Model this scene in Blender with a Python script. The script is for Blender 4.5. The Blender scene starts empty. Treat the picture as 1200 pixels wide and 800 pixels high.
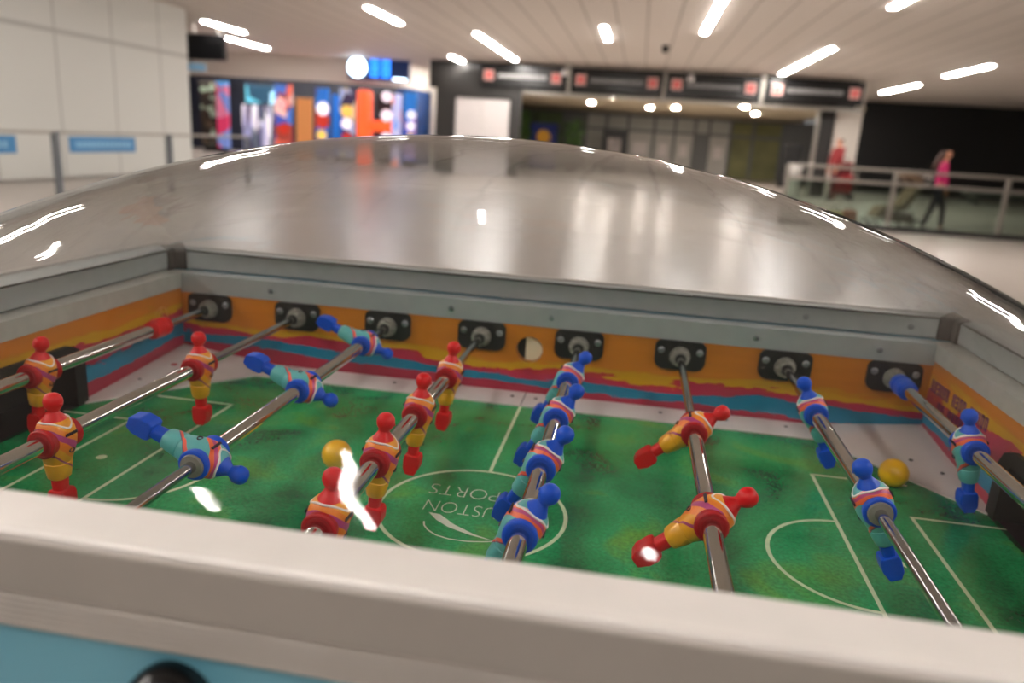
import bpy, bmesh, math, random
from mathutils import Vector, Matrix
random.seed(7)
R = math.radians
sc = bpy.context.scene
COL = sc.collection
T = 0.92            # height of the playfield above the airport floor
ZR = 0.0855         # height of the rods above the playfield

# ------------------------------------------------------------------ materials
def mat(name):
    m = bpy.data.materials.new(name); m.use_nodes = True
    nt = m.node_tree; b = nt.nodes['Principled BSDF']
    return m, nt, b
def N(nt, t, **kw):
    n = nt.nodes.new(t)
    for k, v in kw.items():
        if k in n.inputs: n.inputs[k].default_value = v
        else: setattr(n, k, v)
    return n
def s2l(c):
    return tuple(((x/255)/12.92 if x/255 <= .04045 else ((x/255+.055)/1.055)**2.4) for x in c)+(1,)
def simple(name, rgb, rough=.5, metal=0, noise=.0, scale=20, coat=0, emis=None, es=0, spec=.5, bump=0):
    m, nt, b = mat(name)
    c = s2l(rgb)
    b.inputs['Base Color'].default_value = c
    b.inputs['Roughness'].default_value = rough
    b.inputs['Metallic'].default_value = metal
    b.inputs['Specular IOR Level'].default_value = spec
    if coat: b.inputs['Coat Weight'].default_value = coat; b.inputs['Coat Roughness'].default_value = .05
    tc = N(nt, 'ShaderNodeTexCoord'); nz = N(nt, 'ShaderNodeTexNoise'); nz.inputs['Scale'].default_value = scale
    nz.inputs['Detail'].default_value = 4
    nt.links.new(tc.outputs['Object'], nz.inputs['Vector'])
    if noise:
        rp = N(nt, 'ShaderNodeValToRGB')
        rp.color_ramp.elements[0].position = .3; rp.color_ramp.elements[1].position = .7
        rp.color_ramp.elements[0].color = tuple(x*(1-noise) for x in c[:3])+(1,)
        rp.color_ramp.elements[1].color = tuple(min(1, x*(1+noise)) for x in c[:3])+(1,)
        nt.links.new(nz.outputs['Fac'], rp.inputs['Fac']); nt.links.new(rp.outputs['Color'], b.inputs['Base Color'])
    if bump:
        bp = N(nt, 'ShaderNodeBump'); bp.inputs['Strength'].default_value = bump; bp.inputs['Distance'].default_value = .001
        nt.links.new(nz.outputs['Fac'], bp.inputs['Height']); nt.links.new(bp.outputs['Normal'], b.inputs['Normal'])
    if es:
        b.inputs['Emission Color'].default_value = s2l(emis or rgb); b.inputs['Emission Strength'].default_value = es
    return m
def math_n(nt, op, a, b=None, c=None):
    n = nt.nodes.new('ShaderNodeMath'); n.operation = op
    for i, v in enumerate((a, b, c)):
        if v is None: continue
        if isinstance(v, (int, float)): n.inputs[i].default_value = v
        else: nt.links.new(v, n.inputs[i])
    return n.outputs[0]
def ramp(nt, fac, stops, interp='CONSTANT'):
    r = nt.nodes.new('ShaderNodeValToRGB'); r.color_ramp.interpolation = interp
    e = r.color_ramp.elements
    while len(e) > 1: e.remove(e[-1])
    e[0].position = stops[0][0]; e[0].color = s2l(stops[0][1])
    for p, c in stops[1:]:
        k = e.new(p); k.color = s2l(c)
    nt.links.new(fac, r.inputs['Fac']); return r.outputs['Color']

M = {}
M['alu'] = simple('brushed_aluminium', (196, 196, 190), .42, .4, .06, 60)
M['alu_pale'] = simple('pale_satin_aluminium', (240, 235, 231), .38, .15, .03, 30)
M['alu_grey'] = simple('grey_anodised_rail', (172, 178, 178), .42, .3, .05, 40)
M['alu_side'] = simple('satin_aluminium_side', (196, 190, 184), .4, .35, .03, 30)
M['black'] = simple('black_plastic', (15, 15, 16), .5, 0, .15, 80)
M['black_gloss'] = simple('black_gloss', (12, 12, 13), .25)
M['screw'] = simple('steel_screw', (150, 155, 158), .3, .9)
M['darkscrew'] = simple('dark_screw', (60, 58, 56), .5, .5)
M['nylon'] = simple('grey_nylon_bushing', (128, 125, 116), .4, 0, .05, 60)
M['chrome'] = simple('chrome_tube', (215, 212, 208), .07, 1)
M['chrome_thin'] = simple('steel_rod', (190, 190, 190), .13, 1)
M['blue_body'] = simple('light_blue_laminate', (112, 178, 200), .35, 0, .03, 8)
M['white_strip'] = simple('white_field_edge', (205, 196, 192), .35, 0, .04, 30, coat=.3)
M['white_paint'] = simple('white_line_paint', (196, 216, 178), .35, 0, .1, 90)
M['logo_paint'] = simple('white_logo_paint', (205, 214, 198), .35)
M['red'] = simple('red_plastic', (206, 12, 20), .38, 0, .05, 60, spec=.3)
M['red_dark'] = simple('dark_red_plastic', (168, 12, 24), .4, 0, .05, 60, spec=.3)
M['blue'] = simple('blue_plastic', (0, 76, 196), .38, 0, .05, 60, spec=.3)
M['collar'] = simple('white_trim', (232, 222, 218), .5)
M['ink'] = simple('dark_ink', (40, 26, 40), .5)
M['ball'] = simple('yellow_ball', (242, 184, 8), .32, 0, .03, 120, coat=.3)
M['purple_ink'] = simple('purple_lettering', (120, 48, 108), .5)
M['cream'] = simple('cream_plastic', (238, 220, 190), .5)
M['rubber'] = simple('dark_gasket', (48, 46, 44), .6)

# playfield green with soft mottling
m, nt, b = mat('green_playfield'); M['green'] = m
tc = N(nt, 'ShaderNodeTexCoord')
n1 = N(nt, 'ShaderNodeTexNoise', Scale=9.0, Detail=3.0, Distortion=.5); nt.links.new(tc.outputs['Object'], n1.inputs['Vector'])
n2 = N(nt, 'ShaderNodeTexNoise', Scale=260.0, Detail=2.0); nt.links.new(tc.outputs['Object'], n2.inputs['Vector'])
c1 = ramp(nt, n1.outputs['Fac'], [(.34, (4, 114, 64)), (.46, (20, 150, 86)), (.57, (40, 168, 100)), (.72, (96, 174, 72))], 'LINEAR')
mx = N(nt, 'ShaderNodeMixRGB', blend_type='MULTIPLY'); mx.inputs['Fac'].default_value = 1
g2 = ramp(nt, n2.outputs['Fac'], [(.35, (205, 205, 205)), (.65, (255, 255, 255))], 'LINEAR')
nt.links.new(c1, mx.inputs[1]); nt.links.new(g2, mx.inputs[2]); nt.links.new(mx.outputs[0], b.inputs['Base Color'])
b.inputs['Roughness'].default_value = .24; b.inputs['Coat Weight'].default_value = .25; b.inputs['Coat Roughness'].default_value = .08

# painted side wall: orange above brush strokes of yellow, magenta and cyan
def art(name, along, offs, zscale=1.0):
    m, nt, b = mat(name)
    tc = N(nt, 'ShaderNodeTexCoord'); sp = N(nt, 'ShaderNodeSeparateXYZ'); nt.links.new(tc.outputs['Object'], sp.inputs[0])
    z = sp.outputs['Z']; x = sp.outputs[along]
    mp = N(nt, 'ShaderNodeMapping'); mp.inputs['Scale'].default_value = (1, 1, 7) ; nt.links.new(tc.outputs['Object'], mp.inputs['Vector'])
    mp.inputs['Location'].default_value = offs
    na = N(nt, 'ShaderNodeTexNoise', Scale=4.0, Detail=6.0, Roughness=.6); nt.links.new(mp.outputs[0], na.inputs['Vector'])
    mp2 = N(nt, 'ShaderNodeMapping'); mp2.inputs['Scale'].default_value = (1, 1, 3); nt.links.new(tc.outputs['Object'], mp2.inputs['Vector'])
    nb = N(nt, 'ShaderNodeTexNoise', Scale=28.0, Detail=5.0, Roughness=.7); nt.links.new(mp2.outputs[0], nb.inputs['Vector'])
    zz = math_n(nt, 'DIVIDE', z, zscale)
    d = math_n(nt, 'MULTIPLY_ADD', na.outputs['Fac'], .056, -.028)
    d2 = math_n(nt, 'MULTIPLY_ADD', nb.outputs['Fac'], .012, -.006)
    v = math_n(nt, 'ADD', zz, math_n(nt, 'ADD', d, d2))
    v = math_n(nt, 'DIVIDE', v, .12)
    if along == 'X':   # the strokes fall away from the left to the right end
        slope = math_n(nt, 'MULTIPLY_ADD', x, .10, .0)
        v = math_n(nt, 'ADD', v, slope)
    col = ramp(nt, v, [(0, (176, 34, 66)), (.10, (176, 34, 66)), (.13, (0, 128, 164)), (.27, (0, 120, 160)), (.285, (190, 40, 78)), (.36, (196, 48, 60)), (.38, (214, 160, 22)), (.45, (208, 140, 24)), (.47, (212, 126, 30)), (1, (206, 120, 30))])
    o1 = ramp(nt, na.outputs['Fac'], [(.3, (225, 225, 225)), (.7, (255, 255, 255))], 'LINEAR')
    mx = N(nt, 'ShaderNodeMixRGB', blend_type='MULTIPLY'); mx.inputs['Fac'].default_value = 1
    nt.links.new(col, mx.inputs[1]); nt.links.new(o1, mx.inputs[2]); nt.links.new(mx.outputs[0], b.inputs['Base Color'])
    b.inputs['Roughness'].default_value = .3; b.inputs['Coat Weight'].default_value = .2
    return m
M['art_long'] = art('painted_side_board', 'X', (0, 0, 0))
M['art_end'] = art('painted_end_board', 'Y', (3.1, .7, 0), 1.75)

# shirts: diagonal bands on a flat ground
def shirt(name, base, low, bands):
    m, nt, b = mat(name)
    tc = N(nt, 'ShaderNodeTexCoord'); sp = N(nt, 'ShaderNodeSeparateXYZ'); nt.links.new(tc.outputs['Object'], sp.inputs[0])
    nz = N(nt, 'ShaderNodeTexNoise', Scale=60.0, Detail=1.0); nt.links.new(tc.outputs['Object'], nz.inputs['Vector'])
    y2 = math_n(nt, 'MULTIPLY', math_n(nt, 'MULTIPLY', sp.outputs['Y'], sp.outputs['Y']), 9.0)
    a = math_n(nt, 'MULTIPLY_ADD', sp.outputs['Y'], .75, sp.outputs['Z'])
    a = math_n(nt, 'SUBTRACT', a, y2)
    a = math_n(nt, 'MULTIPLY_ADD', nz.outputs['Fac'], .006, a)
    v = math_n(nt, 'MULTIPLY_ADD', a, 14.0, .55)
    st = []
    for p, c in bands: st.append((p, c))
    col = ramp(nt, v, st)
    nt.links.new(col, b.inputs['Base Color'])
    b.inputs['Roughness'].default_value = .42; b.inputs['Coat Weight'].default_value = .15
    return m
M['shirt_red'] = shirt('orange_yellow_kit', None, None, [(0, (228, 160, 22)), (.215, (156, 50, 100)), (.25, (226, 150, 24)), (.36, (230, 118, 26)), (.50, (170, 52, 116)), (.60, (228, 124, 28)), (.68, (232, 152, 30))])
M['shirt_blue'] = shirt('teal_kit', None, None, [(0, (84, 166, 164)), (.20, (110, 50, 92)), (.215, (224, 84, 60)), (.255, (90, 168, 168)), (.56, (232, 98, 48)), (.635, (180, 56, 120)), (.69, (232, 106, 60)), (.735, (236, 220, 214)), (.75, (92, 172, 170))])

# clear acrylic of the dome: see-through with a mirror layer growing towards grazing angles
m, nt, b = mat('clear_acrylic'); M['acrylic'] = m
nt.nodes.remove(b); out = nt.nodes['Material Output']
geo = N(nt, 'ShaderNodeNewGeometry'); dp = N(nt, 'ShaderNodeVectorMath', operation='DOT_PRODUCT')
nt.links.new(geo.outputs['Incoming'], dp.inputs[0]); nt.links.new(geo.outputs['Normal'], dp.inputs[1])
ca = math_n(nt, 'ABSOLUTE', dp.outputs['Value'])
f5 = math_n(nt, 'POWER', math_n(nt, 'SUBTRACT', 1.0, ca), 4.6)
fr = math_n(nt, 'MULTIPLY_ADD', f5, .94, .014)
tr = N(nt, 'ShaderNodeBsdfTransparent'); tr.inputs['Color'].default_value = (.97, .975, .975, 1)
gl = N(nt, 'ShaderNodeBsdfGlossy'); gl.inputs['Roughness'].default_value = .03
tc = N(nt, 'ShaderNodeTexCoord'); nz = N(nt, 'ShaderNodeTexNoise', Scale=2.2, Detail=2.0); mpn = N(nt, 'ShaderNodeMapping'); mpn.inputs['Scale'].default_value = (3, 8, 8); nt.links.new(tc.outputs['Object'], mpn.inputs['Vector']); nt.links.new(mpn.outputs[0], nz.inputs['Vector'])
bp = N(nt, 'ShaderNodeBump'); bp.inputs['Strength'].default_value = .26; bp.inputs['Distance'].default_value = .006
nt.links.new(nz.outputs['Fac'], bp.inputs['Height']); nt.links.new(bp.outputs['Normal'], gl.inputs['Normal'])
ms = N(nt, 'ShaderNodeMixShader'); nt.links.new(fr, ms.inputs[0]); nt.links.new(tr.outputs[0], ms.inputs[1]); nt.links.new(gl.outputs[0], ms.inputs[2])
df = N(nt, 'ShaderNodeBsdfDiffuse'); df.inputs['Color'].default_value = (.8, .78, .77, 1)
m2 = N(nt, 'ShaderNodeMixShader'); m2.inputs[0].default_value = .003
nt.links.new(ms.outputs[0], m2.inputs[1]); nt.links.new(df.outputs[0], m2.inputs[2]); nt.links.new(m2.outputs[0], out.inputs['Surface'])

def pane_glass(name, tint, refl=.08):
    m, nt, b = mat(name); nt.nodes.remove(b); out = nt.nodes['Material Output']
    tr = N(nt, 'ShaderNodeBsdfTransparent'); tr.inputs['Color'].default_value = tint
    gl = N(nt, 'ShaderNodeBsdfGlossy'); gl.inputs['Roughness'].default_value = .03
    ms = N(nt, 'ShaderNodeMixShader'); ms.inputs[0].default_value = refl
    nt.links.new(tr.outputs[0], ms.inputs[1]); nt.links.new(gl.outputs[0], ms.inputs[2]); nt.links.new(ms.outputs[0], out.inputs['Surface'])
    return m
M['pane'] = pane_glass('greenish_glass', (.60, .68, .62, 1), .08)

# room
M['floor'] = simple('pale_terrazzo', (164, 154, 146), .3, 0, .05, 3)
m, nt, b = mat('panelled_ceiling'); M['ceiling'] = m
tc = N(nt, 'ShaderNodeTexCoord'); sp = N(nt, 'ShaderNodeSeparateXYZ'); nt.links.new(tc.outputs['Object'], sp.inputs[0])
fx = math_n(nt, 'FRACT', math_n(nt, 'MULTIPLY', sp.outputs['X'], 1.0/.62))
cc = ramp(nt, fx, [(0, (166, 158, 150)), (.06, (212, 204, 196)), (1, (212, 204, 196))])
nt.links.new(cc, b.inputs['Base Color']); b.inputs['Roughness'].default_value = .6
m, nt, b = mat('white_wall_panels'); M['wall_panel'] = m
tc = N(nt, 'ShaderNodeTexCoord'); sp = N(nt, 'ShaderNodeSeparateXYZ'); nt.links.new(tc.outputs['Object'], sp.inputs[0])
fy = math_n(nt, 'FRACT', math_n(nt, 'DIVIDE', math_n(nt, 'ADD', sp.outputs['Y'], 19.73-.02), 1.63))
ly = math_n(nt, 'LESS_THAN', fy, .03)
fz = math_n(nt, 'LESS_THAN', math_n(nt, 'ABSOLUTE', math_n(nt, 'SUBTRACT', sp.outputs['Z'], 2.72)), .04)
ff = math_n(nt, 'MAXIMUM', ly, fz)
cc = ramp(nt, ff, [(0, (216, 217, 212)), (.5, (180, 180, 175))])
nt.links.new(cc, b.inputs['Base Color']); b.inputs['Roughness'].default_value = .4
M['wall'] = simple('warm_white_wall', (206, 198, 188), .6, 0, .02, 2)
M['blackwall'] = simple('black_panel_wall', (13, 13, 13), .5, 0, .2, .5)
M['dark'] = simple('charcoal_surround', (38, 36, 34), .5)
M['fascia'] = simple('shop_fascia', (218, 208, 200), .5)
M['navy'] = simple('navy_wall', (6, 58, 120), .45, 0, .1, 2)
M['dknavy'] = simple('dark_shop_wall', (24, 28, 44), .5, 0, .3, 3)
M['lamp'] = simple('lamp_diffuser', (255, 252, 246), .5, emis=(255, 249, 243), es=92)
M['lamp_small'] = simple('downlight_lens', (255, 252, 246), .5, emis=(255, 244, 232), es=650)
M['doorwhite'] = simple('pale_door', (205, 198, 196), .5, 0, .02, 1)
M['greyframe'] = simple('grey_frame', (104, 104, 102), .45, .3)
M['silver'] = simple('satin_steel', (165, 160, 152), .35, .7)
M['banner'] = simple('blue_banner', (58, 122, 172), .6)
M['lightblue'] = simple('light_blue_print', (130, 176, 208), .6)
M['orange'] = simple('orange_letter', (244, 92, 44), .4, emis=(250, 90, 36), es=.75)
M['sign_text'] = simple('dim_sign_lettering', (120, 118, 116), .5, emis=(160, 156, 152), es=.12)
M['sign_text2'] = simple('lit_sign_lettering', (160, 158, 156), .5, emis=(190, 188, 184), es=.35)
M['sign_red'] = simple('sign_red_symbol', (196, 96, 92), .5, emis=(206, 100, 96), es=.12)
M['sign_pale'] = simple('sign_symbol_border', (190, 150, 142), .5, emis=(200, 160, 150), es=.05)
M['glow_white'] = simple('lit_white_sign', (255, 255, 255), .5, emis=(205, 235, 255), es=6)
M['glow_blue'] = simple('lit_blue_sign', (60, 150, 230), .5, emis=(50, 150, 240), es=1.6)

# ------------------------------------------------------------------ mesh builders
class MB:
    def __init__(s): s.bm = bmesh.new(); s.mi = 0
    def _mark(s, n0):
        s.bm.faces.ensure_lookup_table()
        for f in s.bm.faces[n0:]: f.material_index = s.mi
    def box(s, x0, x1, y0, y1, z0, z1, bev=0, M4=None):
        n0 = len(s.bm.faces)
        r = bmesh.ops.create_cube(s.bm, size=1); vs = r['verts']
        for v in vs: v.co = Vector(((x0+x1)/2+v.co.x*(x1-x0), (y0+y1)/2+v.co.y*(y1-y0), (z0+z1)/2+v.co.z*(z1-z0)))
        if bev:
            es = list({e for v in vs for e in v.link_edges})
            q = bmesh.ops.bevel(s.bm, geom=es, offset=bev, segments=3, profile=.5, affect='EDGES')
            vs = list({v for f in q['faces'] for v in f.verts})
            s.bm.faces.ensure_lookup_table()
            vs = list({v for f in s.bm.faces[n0:] for v in f.verts}) if False else vs
        if M4 is not None:
            bmesh.ops.transform(s.bm, matrix=M4, verts=vs)
        s._mark(n0 if not bev else max(0, n0)); return s
    def cyl(s, p0, p1, r0, r1=None, seg=24, caps=True):
        if r1 is None: r1 = r0
        n0 = len(s.bm.faces)
        p0, p1 = Vector(p0), Vector(p1); d = p1-p0; q = Vector((0, 0, 1)).rotation_difference(d).to_matrix()
        rings = []
        for p, r in ((p0, r0), (p1, r1)):
            rings.append([s.bm.verts.new(p+q@Vector((r*math.cos(2*math.pi*i/seg), r*math.sin(2*math.pi*i/seg), 0))) for i in range(seg)])
        for i in range(seg):
            j = (i+1) % seg; s.bm.faces.new((rings[0][i], rings[0][j], rings[1][j], rings[1][i]))
        if caps:
            s.bm.faces.new(rings[0][::-1]); s.bm.faces.new(rings[1])
        s._mark(n0); return s
    def lathe(s, prof, axis='y', seg=32, origin=(0, 0, 0)):
        # prof: list of (t, r) along the axis
        n0 = len(s.bm.faces); O = Vector(origin); rings = []
        for t, r in prof:
            ring = []
            for i in range(seg):
                a = 2*math.pi*i/seg; u, w = max(r, 1e-5)*math.cos(a), max(r, 1e-5)*math.sin(a)
                ring.append(s.bm.verts.new(O+(Vector((u, t, w)) if axis == 'y' else Vector((u, w, t)) if axis == 'z' else Vector((t, u, w)))))
            rings.append(ring)
        for a, b in zip(rings, rings[1:]):
            for i in range(seg):
                j = (i+1) % seg; s.bm.faces.new((a[i], a[j], b[j], b[i]))
        s.bm.faces.new(rings[0]); s.bm.faces.new(rings[-1])
        s._mark(n0); return s
    def loft(s, secs, seg=28):
        # secs: (cx, cy, z, rx, ry, power)
        n0 = len(s.bm.faces); rings = []
        for cx, cy, z, rx, ry, pw in secs:
            ring = []
            for i in range(seg):
                a = 2*math.pi*i/seg; c, q = math.cos(a), math.sin(a)
                ring.append(s.bm.verts.new((cx+rx*math.copysign(abs(c)**(2/pw), c), cy+ry*math.copysign(abs(q)**(2/pw), q), z)))
            rings.append(ring)
        for a, b in zip(rings, rings[1:]):
            for i in range(seg):
                j = (i+1) % seg; s.bm.faces.new((a[i], a[j], b[j], b[i]))
        s.bm.faces.new(rings[0][::-1]); s.bm.faces.new(rings[-1])
        s._mark(n0); return s
    def poly(s, pts, th=0, z=None):
        n0 = len(s.bm.faces)
        vs = [s.bm.verts.new(p) for p in pts]
        f = s.bm.faces.new(vs)
        if th:
            r = bmesh.ops.extrude_face_region(s.bm, geom=[f])
            bmesh.ops.translate(s.bm, vec=Vector(th) if not isinstance(th, (int, float)) else Vector((0, 0, th)), verts=[v for v in r['geom'] if isinstance(v, bmesh.types.BMVert)])
        s._mark(n0); return s
    def torus(s, path, r, seg=8, closed=True):
        n0 = len(s.bm.faces); n = len(path); rings = []
        for k in range(n):
            p = Vector(path[k]); a = Vector(path[k-1] if (k > 0 or closed) else path[k]); c = Vector(path[(k+1) % n] if (k < n-1 or closed) else path[k])
            t = (c-a).normalized(); q = Vector((0, 0, 1)).rotation_difference(t).to_matrix()
            rings.append([s.bm.verts.new(p+q@Vector((r*math.cos(2*math.pi*i/seg), r*math.sin(2*math.pi*i/seg), 0))) for i in range(seg)])
        for k in range(n if closed else n-1):
            a, b = rings[k], rings[(k+1) % n]
            # match ring start
            best = min(range(seg), key=lambda o: (a[0].co-b[o].co).length)
            for i in range(seg):
                j = (i+1) % seg; s.bm.faces.new((a[i], a[j], b[(j+best) % seg], b[(i+best) % seg]))
        if not closed: s.bm.faces.new(rings[0]); s.bm.faces.new(rings[-1])
        s._mark(n0); return s
    def build(s, name, mats, parent=None, loc=(0, 0, 0), smooth=False, rot=None):
        bmesh.ops.recalc_face_normals(s.bm, faces=s.bm.faces)
        me = bpy.data.meshes.new(name); s.bm.to_mesh(me); s.bm.free()
        for q in (mats if isinstance(mats, (list, tuple)) else [mats]): me.materials.append(q)
        if smooth:
            for p in me.polygons: p.use_smooth = True
            try: me.set_sharp_from_angle(angle=R(38))
            except Exception: pass
        o = bpy.data.objects.new(name, me); COL.objects.link(o); o.location = loc
        if rot: o.rotation_euler = rot
        if parent: o.parent = parent
        return o
def tag(o, label=None, cat=None, group=None, kind=None):
    if label: o['label'] = label
    if cat: o['category'] = cat
    if group: o['group'] = group
    if kind: o['kind'] = kind
    return o
def empty(name, loc, label, cat, group=None, rz=0):
    o = bpy.data.objects.new(name, None); COL.objects.link(o); o.location = loc; o.rotation_euler = (0, 0, rz)
    o.empty_display_size = .05
    return tag(o, label, cat, group)
def one(name, mb, mats, label, cat, group=None, **kw):
    return tag(mb.build(name, mats, **kw), label, cat, group)
def struct(o): o['kind'] = 'structure'; return o

# ------------------------------------------------------------------ the table
WY, WX = .3975, .575
table = empty('foosball_table', (0, 0, 0), 'foosball table with green pitch, orange painted walls and aluminium rails under a clear dome', 'foosball table')
P = dict(parent=table, loc=(0, 0, T))

def strip_line(mb, pts, w, z):
    for a, b in zip(pts, pts[1:]):
        a, b = Vector((*a, z)), Vector((*b, z)); d = (b-a).normalized(); n = Vector((-d.y, d.x, 0))*w/2; e = d*w/2*0
        mb.poly([a-n-e, b-n+e, b+n+e, a+n-e])
def arc(cx, cy, r, a0, a1, n=48): return [(cx+r*math.cos(R(a0+(a1-a0)*i/n)), cy+r*math.sin(R(a0+(a1-a0)*i/n))) for i in range(n+1)]
pf = MB(); pf.box(-WX, WX, -WY, WY, -.02, 0)
pf.mi = 1; zl = .0004; w = .0042
strip_line(pf, arc(0, 0, .099, 0, 360, 96), w, zl)
strip_line(pf, [(0, .099), (0, .335)], w, zl); strip_line(pf, [(0, -.099), (0, -.335)], w, zl)
for s in (-1, 1):
    strip_line(pf, [(s*.388, -.21), (s*.388, .212)], w, zl)
    for q in (-1, 1):
        strip_line(pf, [(s*.386, q*.21), (s*(.50), q*.21)], w, zl)
        strip_line(pf, [(s*.475, q*.12), (s*WX, q*.12)], w, zl)
    strip_line(pf, [(s*.477, -.122), (s*.477, .122)], w, zl)
    strip_line(pf, arc(s*.388, 0, .085, 90 if s > 0 else -90, 270 if s > 0 else 90), w, zl)
    pf.poly([(s*.437+.006*math.cos(2*math.pi*i/20), .008+.006*math.sin(2*math.pi*i/20), zl) for i in range(20)])
# swoosh of the printed logo
pf.mi = 2
pf.poly([(-.043, -.016, zl), (-.030, -.0175, zl), (-.012, -.034, zl), (.012, -.048, zl), (.034, -.0562, zl), (.008, -.0505, zl), (-.016, -.041, zl), (-.031, -.030, zl)])
strip_line(pf, [(-.0425, -.036), (-.040, -.044), (-.034, -.052), (-.024, -.0595), (-.010, -.0635), (.008, -.0635), (.024, -.060), (.036, -.0558)], .0017, zl)
def text_mesh(txt, size, sx=1.0, off=0.0, extrude=0):
    cu = bpy.data.curves.new('lettering', 'FONT'); cu.body = txt; cu.size = size; cu.align_x = 'CENTER'; cu.align_y = 'CENTER'; cu.offset = off; cu.extrude = extrude
    o = bpy.data.objects.new('lettering', cu); COL.objects.link(o)
    dg = bpy.context.evaluated_depsgraph_get(); me = bpy.data.meshes.new_from_object(o.evaluated_get(dg))
    bpy.data.objects.remove(o); bpy.data.curves.remove(cu)
    for v in me.vertices: v.co.x *= sx
    return me
def add_text(mb, txt, size, sx, Mx, off=0.0, extrude=0):
    me = text_mesh(txt, size, sx, off, extrude); me.transform(Mx)
    n0 = len(mb.bm.faces); mb.bm.from_mesh(me); mb._mark(n0); bpy.data.meshes.remove(me)
rot180 = Matrix.Rotation(math.pi, 4, 'Z')
for txt, wd, c in (('AIRPORTS', .118, (0.004, .040)), ('HOUSTON', .112, (0.006, .001))):
    me = text_mesh(txt, .032, 1, -.0012); xs = [v.co.x for v in me.vertices]; k = wd/(max(xs)-min(xs)); bpy.data.meshes.remove(me)
    add_text(pf, txt, .036, k*.9, Matrix.Translation((c[0], c[1], zl))@rot180, -.0010)
pf.build('playfield', [M['green'], M['white_paint'], M['logo_paint']], **P)

# white edging strips and raised corner ramps
for s in (1, -1):
    e = MB(); y0, y1 = sorted((s*.335, s*WY)); e.box(-.42, .42, y0, y1, 0, .0025, .0008)
    so = e.build('edge_strip', M['white_strip'], **P)
    g = MB(); g.box(-.0008, .0008, y0, y1, .0024, .0028)
    g.build('seam', M['darkscrew'], parent=so)
    for x in (-.40, -.205, -.018, .018, .205, .30, .385):
        k = MB(); k.cyl((x, s*.372, .002), (x, s*.372, .0031), .0030, seg=12); k.build('strip_screw', M['darkscrew'], parent=so)
    for t in (1, -1):
        r = MB()
        A = Vector((t*.42, s*.335, .0025)); A0 = Vector((t*.42, s*WY, .003)); B = Vector((t*WX, s*.145, .002)); Cc = Vector((t*WX, s*WY, .020))
        n0 = len(r.bm.faces)
        top = [r.bm.verts.new(v) for v in (A, A0, Cc, B)]; bot = [r.bm.verts.new((v.x, v.y, 0.0)) for v in (A, A0, Cc, B)]
        r.bm.faces.new((top[0], top[1], top[2])); r.bm.faces.new((top[0], top[2], top[3]))
        for i in range(4): j = (i+1) % 4; r.bm.faces.new((top[i], top[j], bot[j], bot[i]))
        r.bm.faces.new(bot)
        ro = r.build('corner_ramp', M['white_strip'], **P)
        def onramp(u, v):   # point on the ramp's corner triangle
            return A.lerp(B, v).lerp(Cc, u)
        marks = [(.30, .55, 'darkscrew', .0035), (.30, .80, 'darkscrew', .0030)] + ([(.55, .42, 'red_dark', .006), (.52, .56, 'red_dark', .006)] if (t < 0 and s > 0) else [])
        for u, v, mm, rr in marks:
            p = onramp(u, v); k = MB(); k.cyl(p-Vector((0, 0, .001)), p+Vector((0, 0, .0009)), rr*.8, seg=12)
            k.build('ramp_screw' if mm == 'darkscrew' else 'red_sticker', M[mm], parent=ro)

# side boards
def bake_bool(o, cutter):
    md = o.modifiers.new('cut', 'BOOLEAN'); md.operation = 'DIFFERENCE'; md.object = cutter; md.solver = 'EXACT'
    bpy.context.view_layer.update()
    dg = bpy.context.evaluated_depsgraph_get(); me = bpy.data.meshes.new_from_object(o.evaluated_get(dg))
    o.modifiers.clear(); o.data = me; bpy.data.objects.remove(cutter)
far = MB().box(-WX-.03, WX+.03, WY, WY+.025, -.02, .1365).build('side_board', M['art_long'], **P)
cut = MB().cyl((0, WY-.02, .071), (0, WY+.02, .071), .0205, seg=48).build('cutter', M['black'], loc=(0, 0, T))
bake_bool(far, cut)
h = MB(); h.cyl((0, WY+.014, .071), (0, WY+.0199, .071), .0203, seg=40); h.build('hole_backing', M['black'], **P)
h = MB(); pts = [(-.0068, WY+.0135, .071-.019)]+[(.0198*math.cos(R(a)), WY+.0135, .071+.0198*math.sin(R(a))) for a in range(-70, 75, 8)]+[(-.0068, WY+.0135, .071+.019)]
h.poly(pts, (0, -.006, 0)); h.build('chute_flap', M['cream'], **P)
MB().box(-WX-.03, WX+.03, -WY-.025, -WY, -.02, .1365).build('side_board', M['art_long'], **P)
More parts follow.
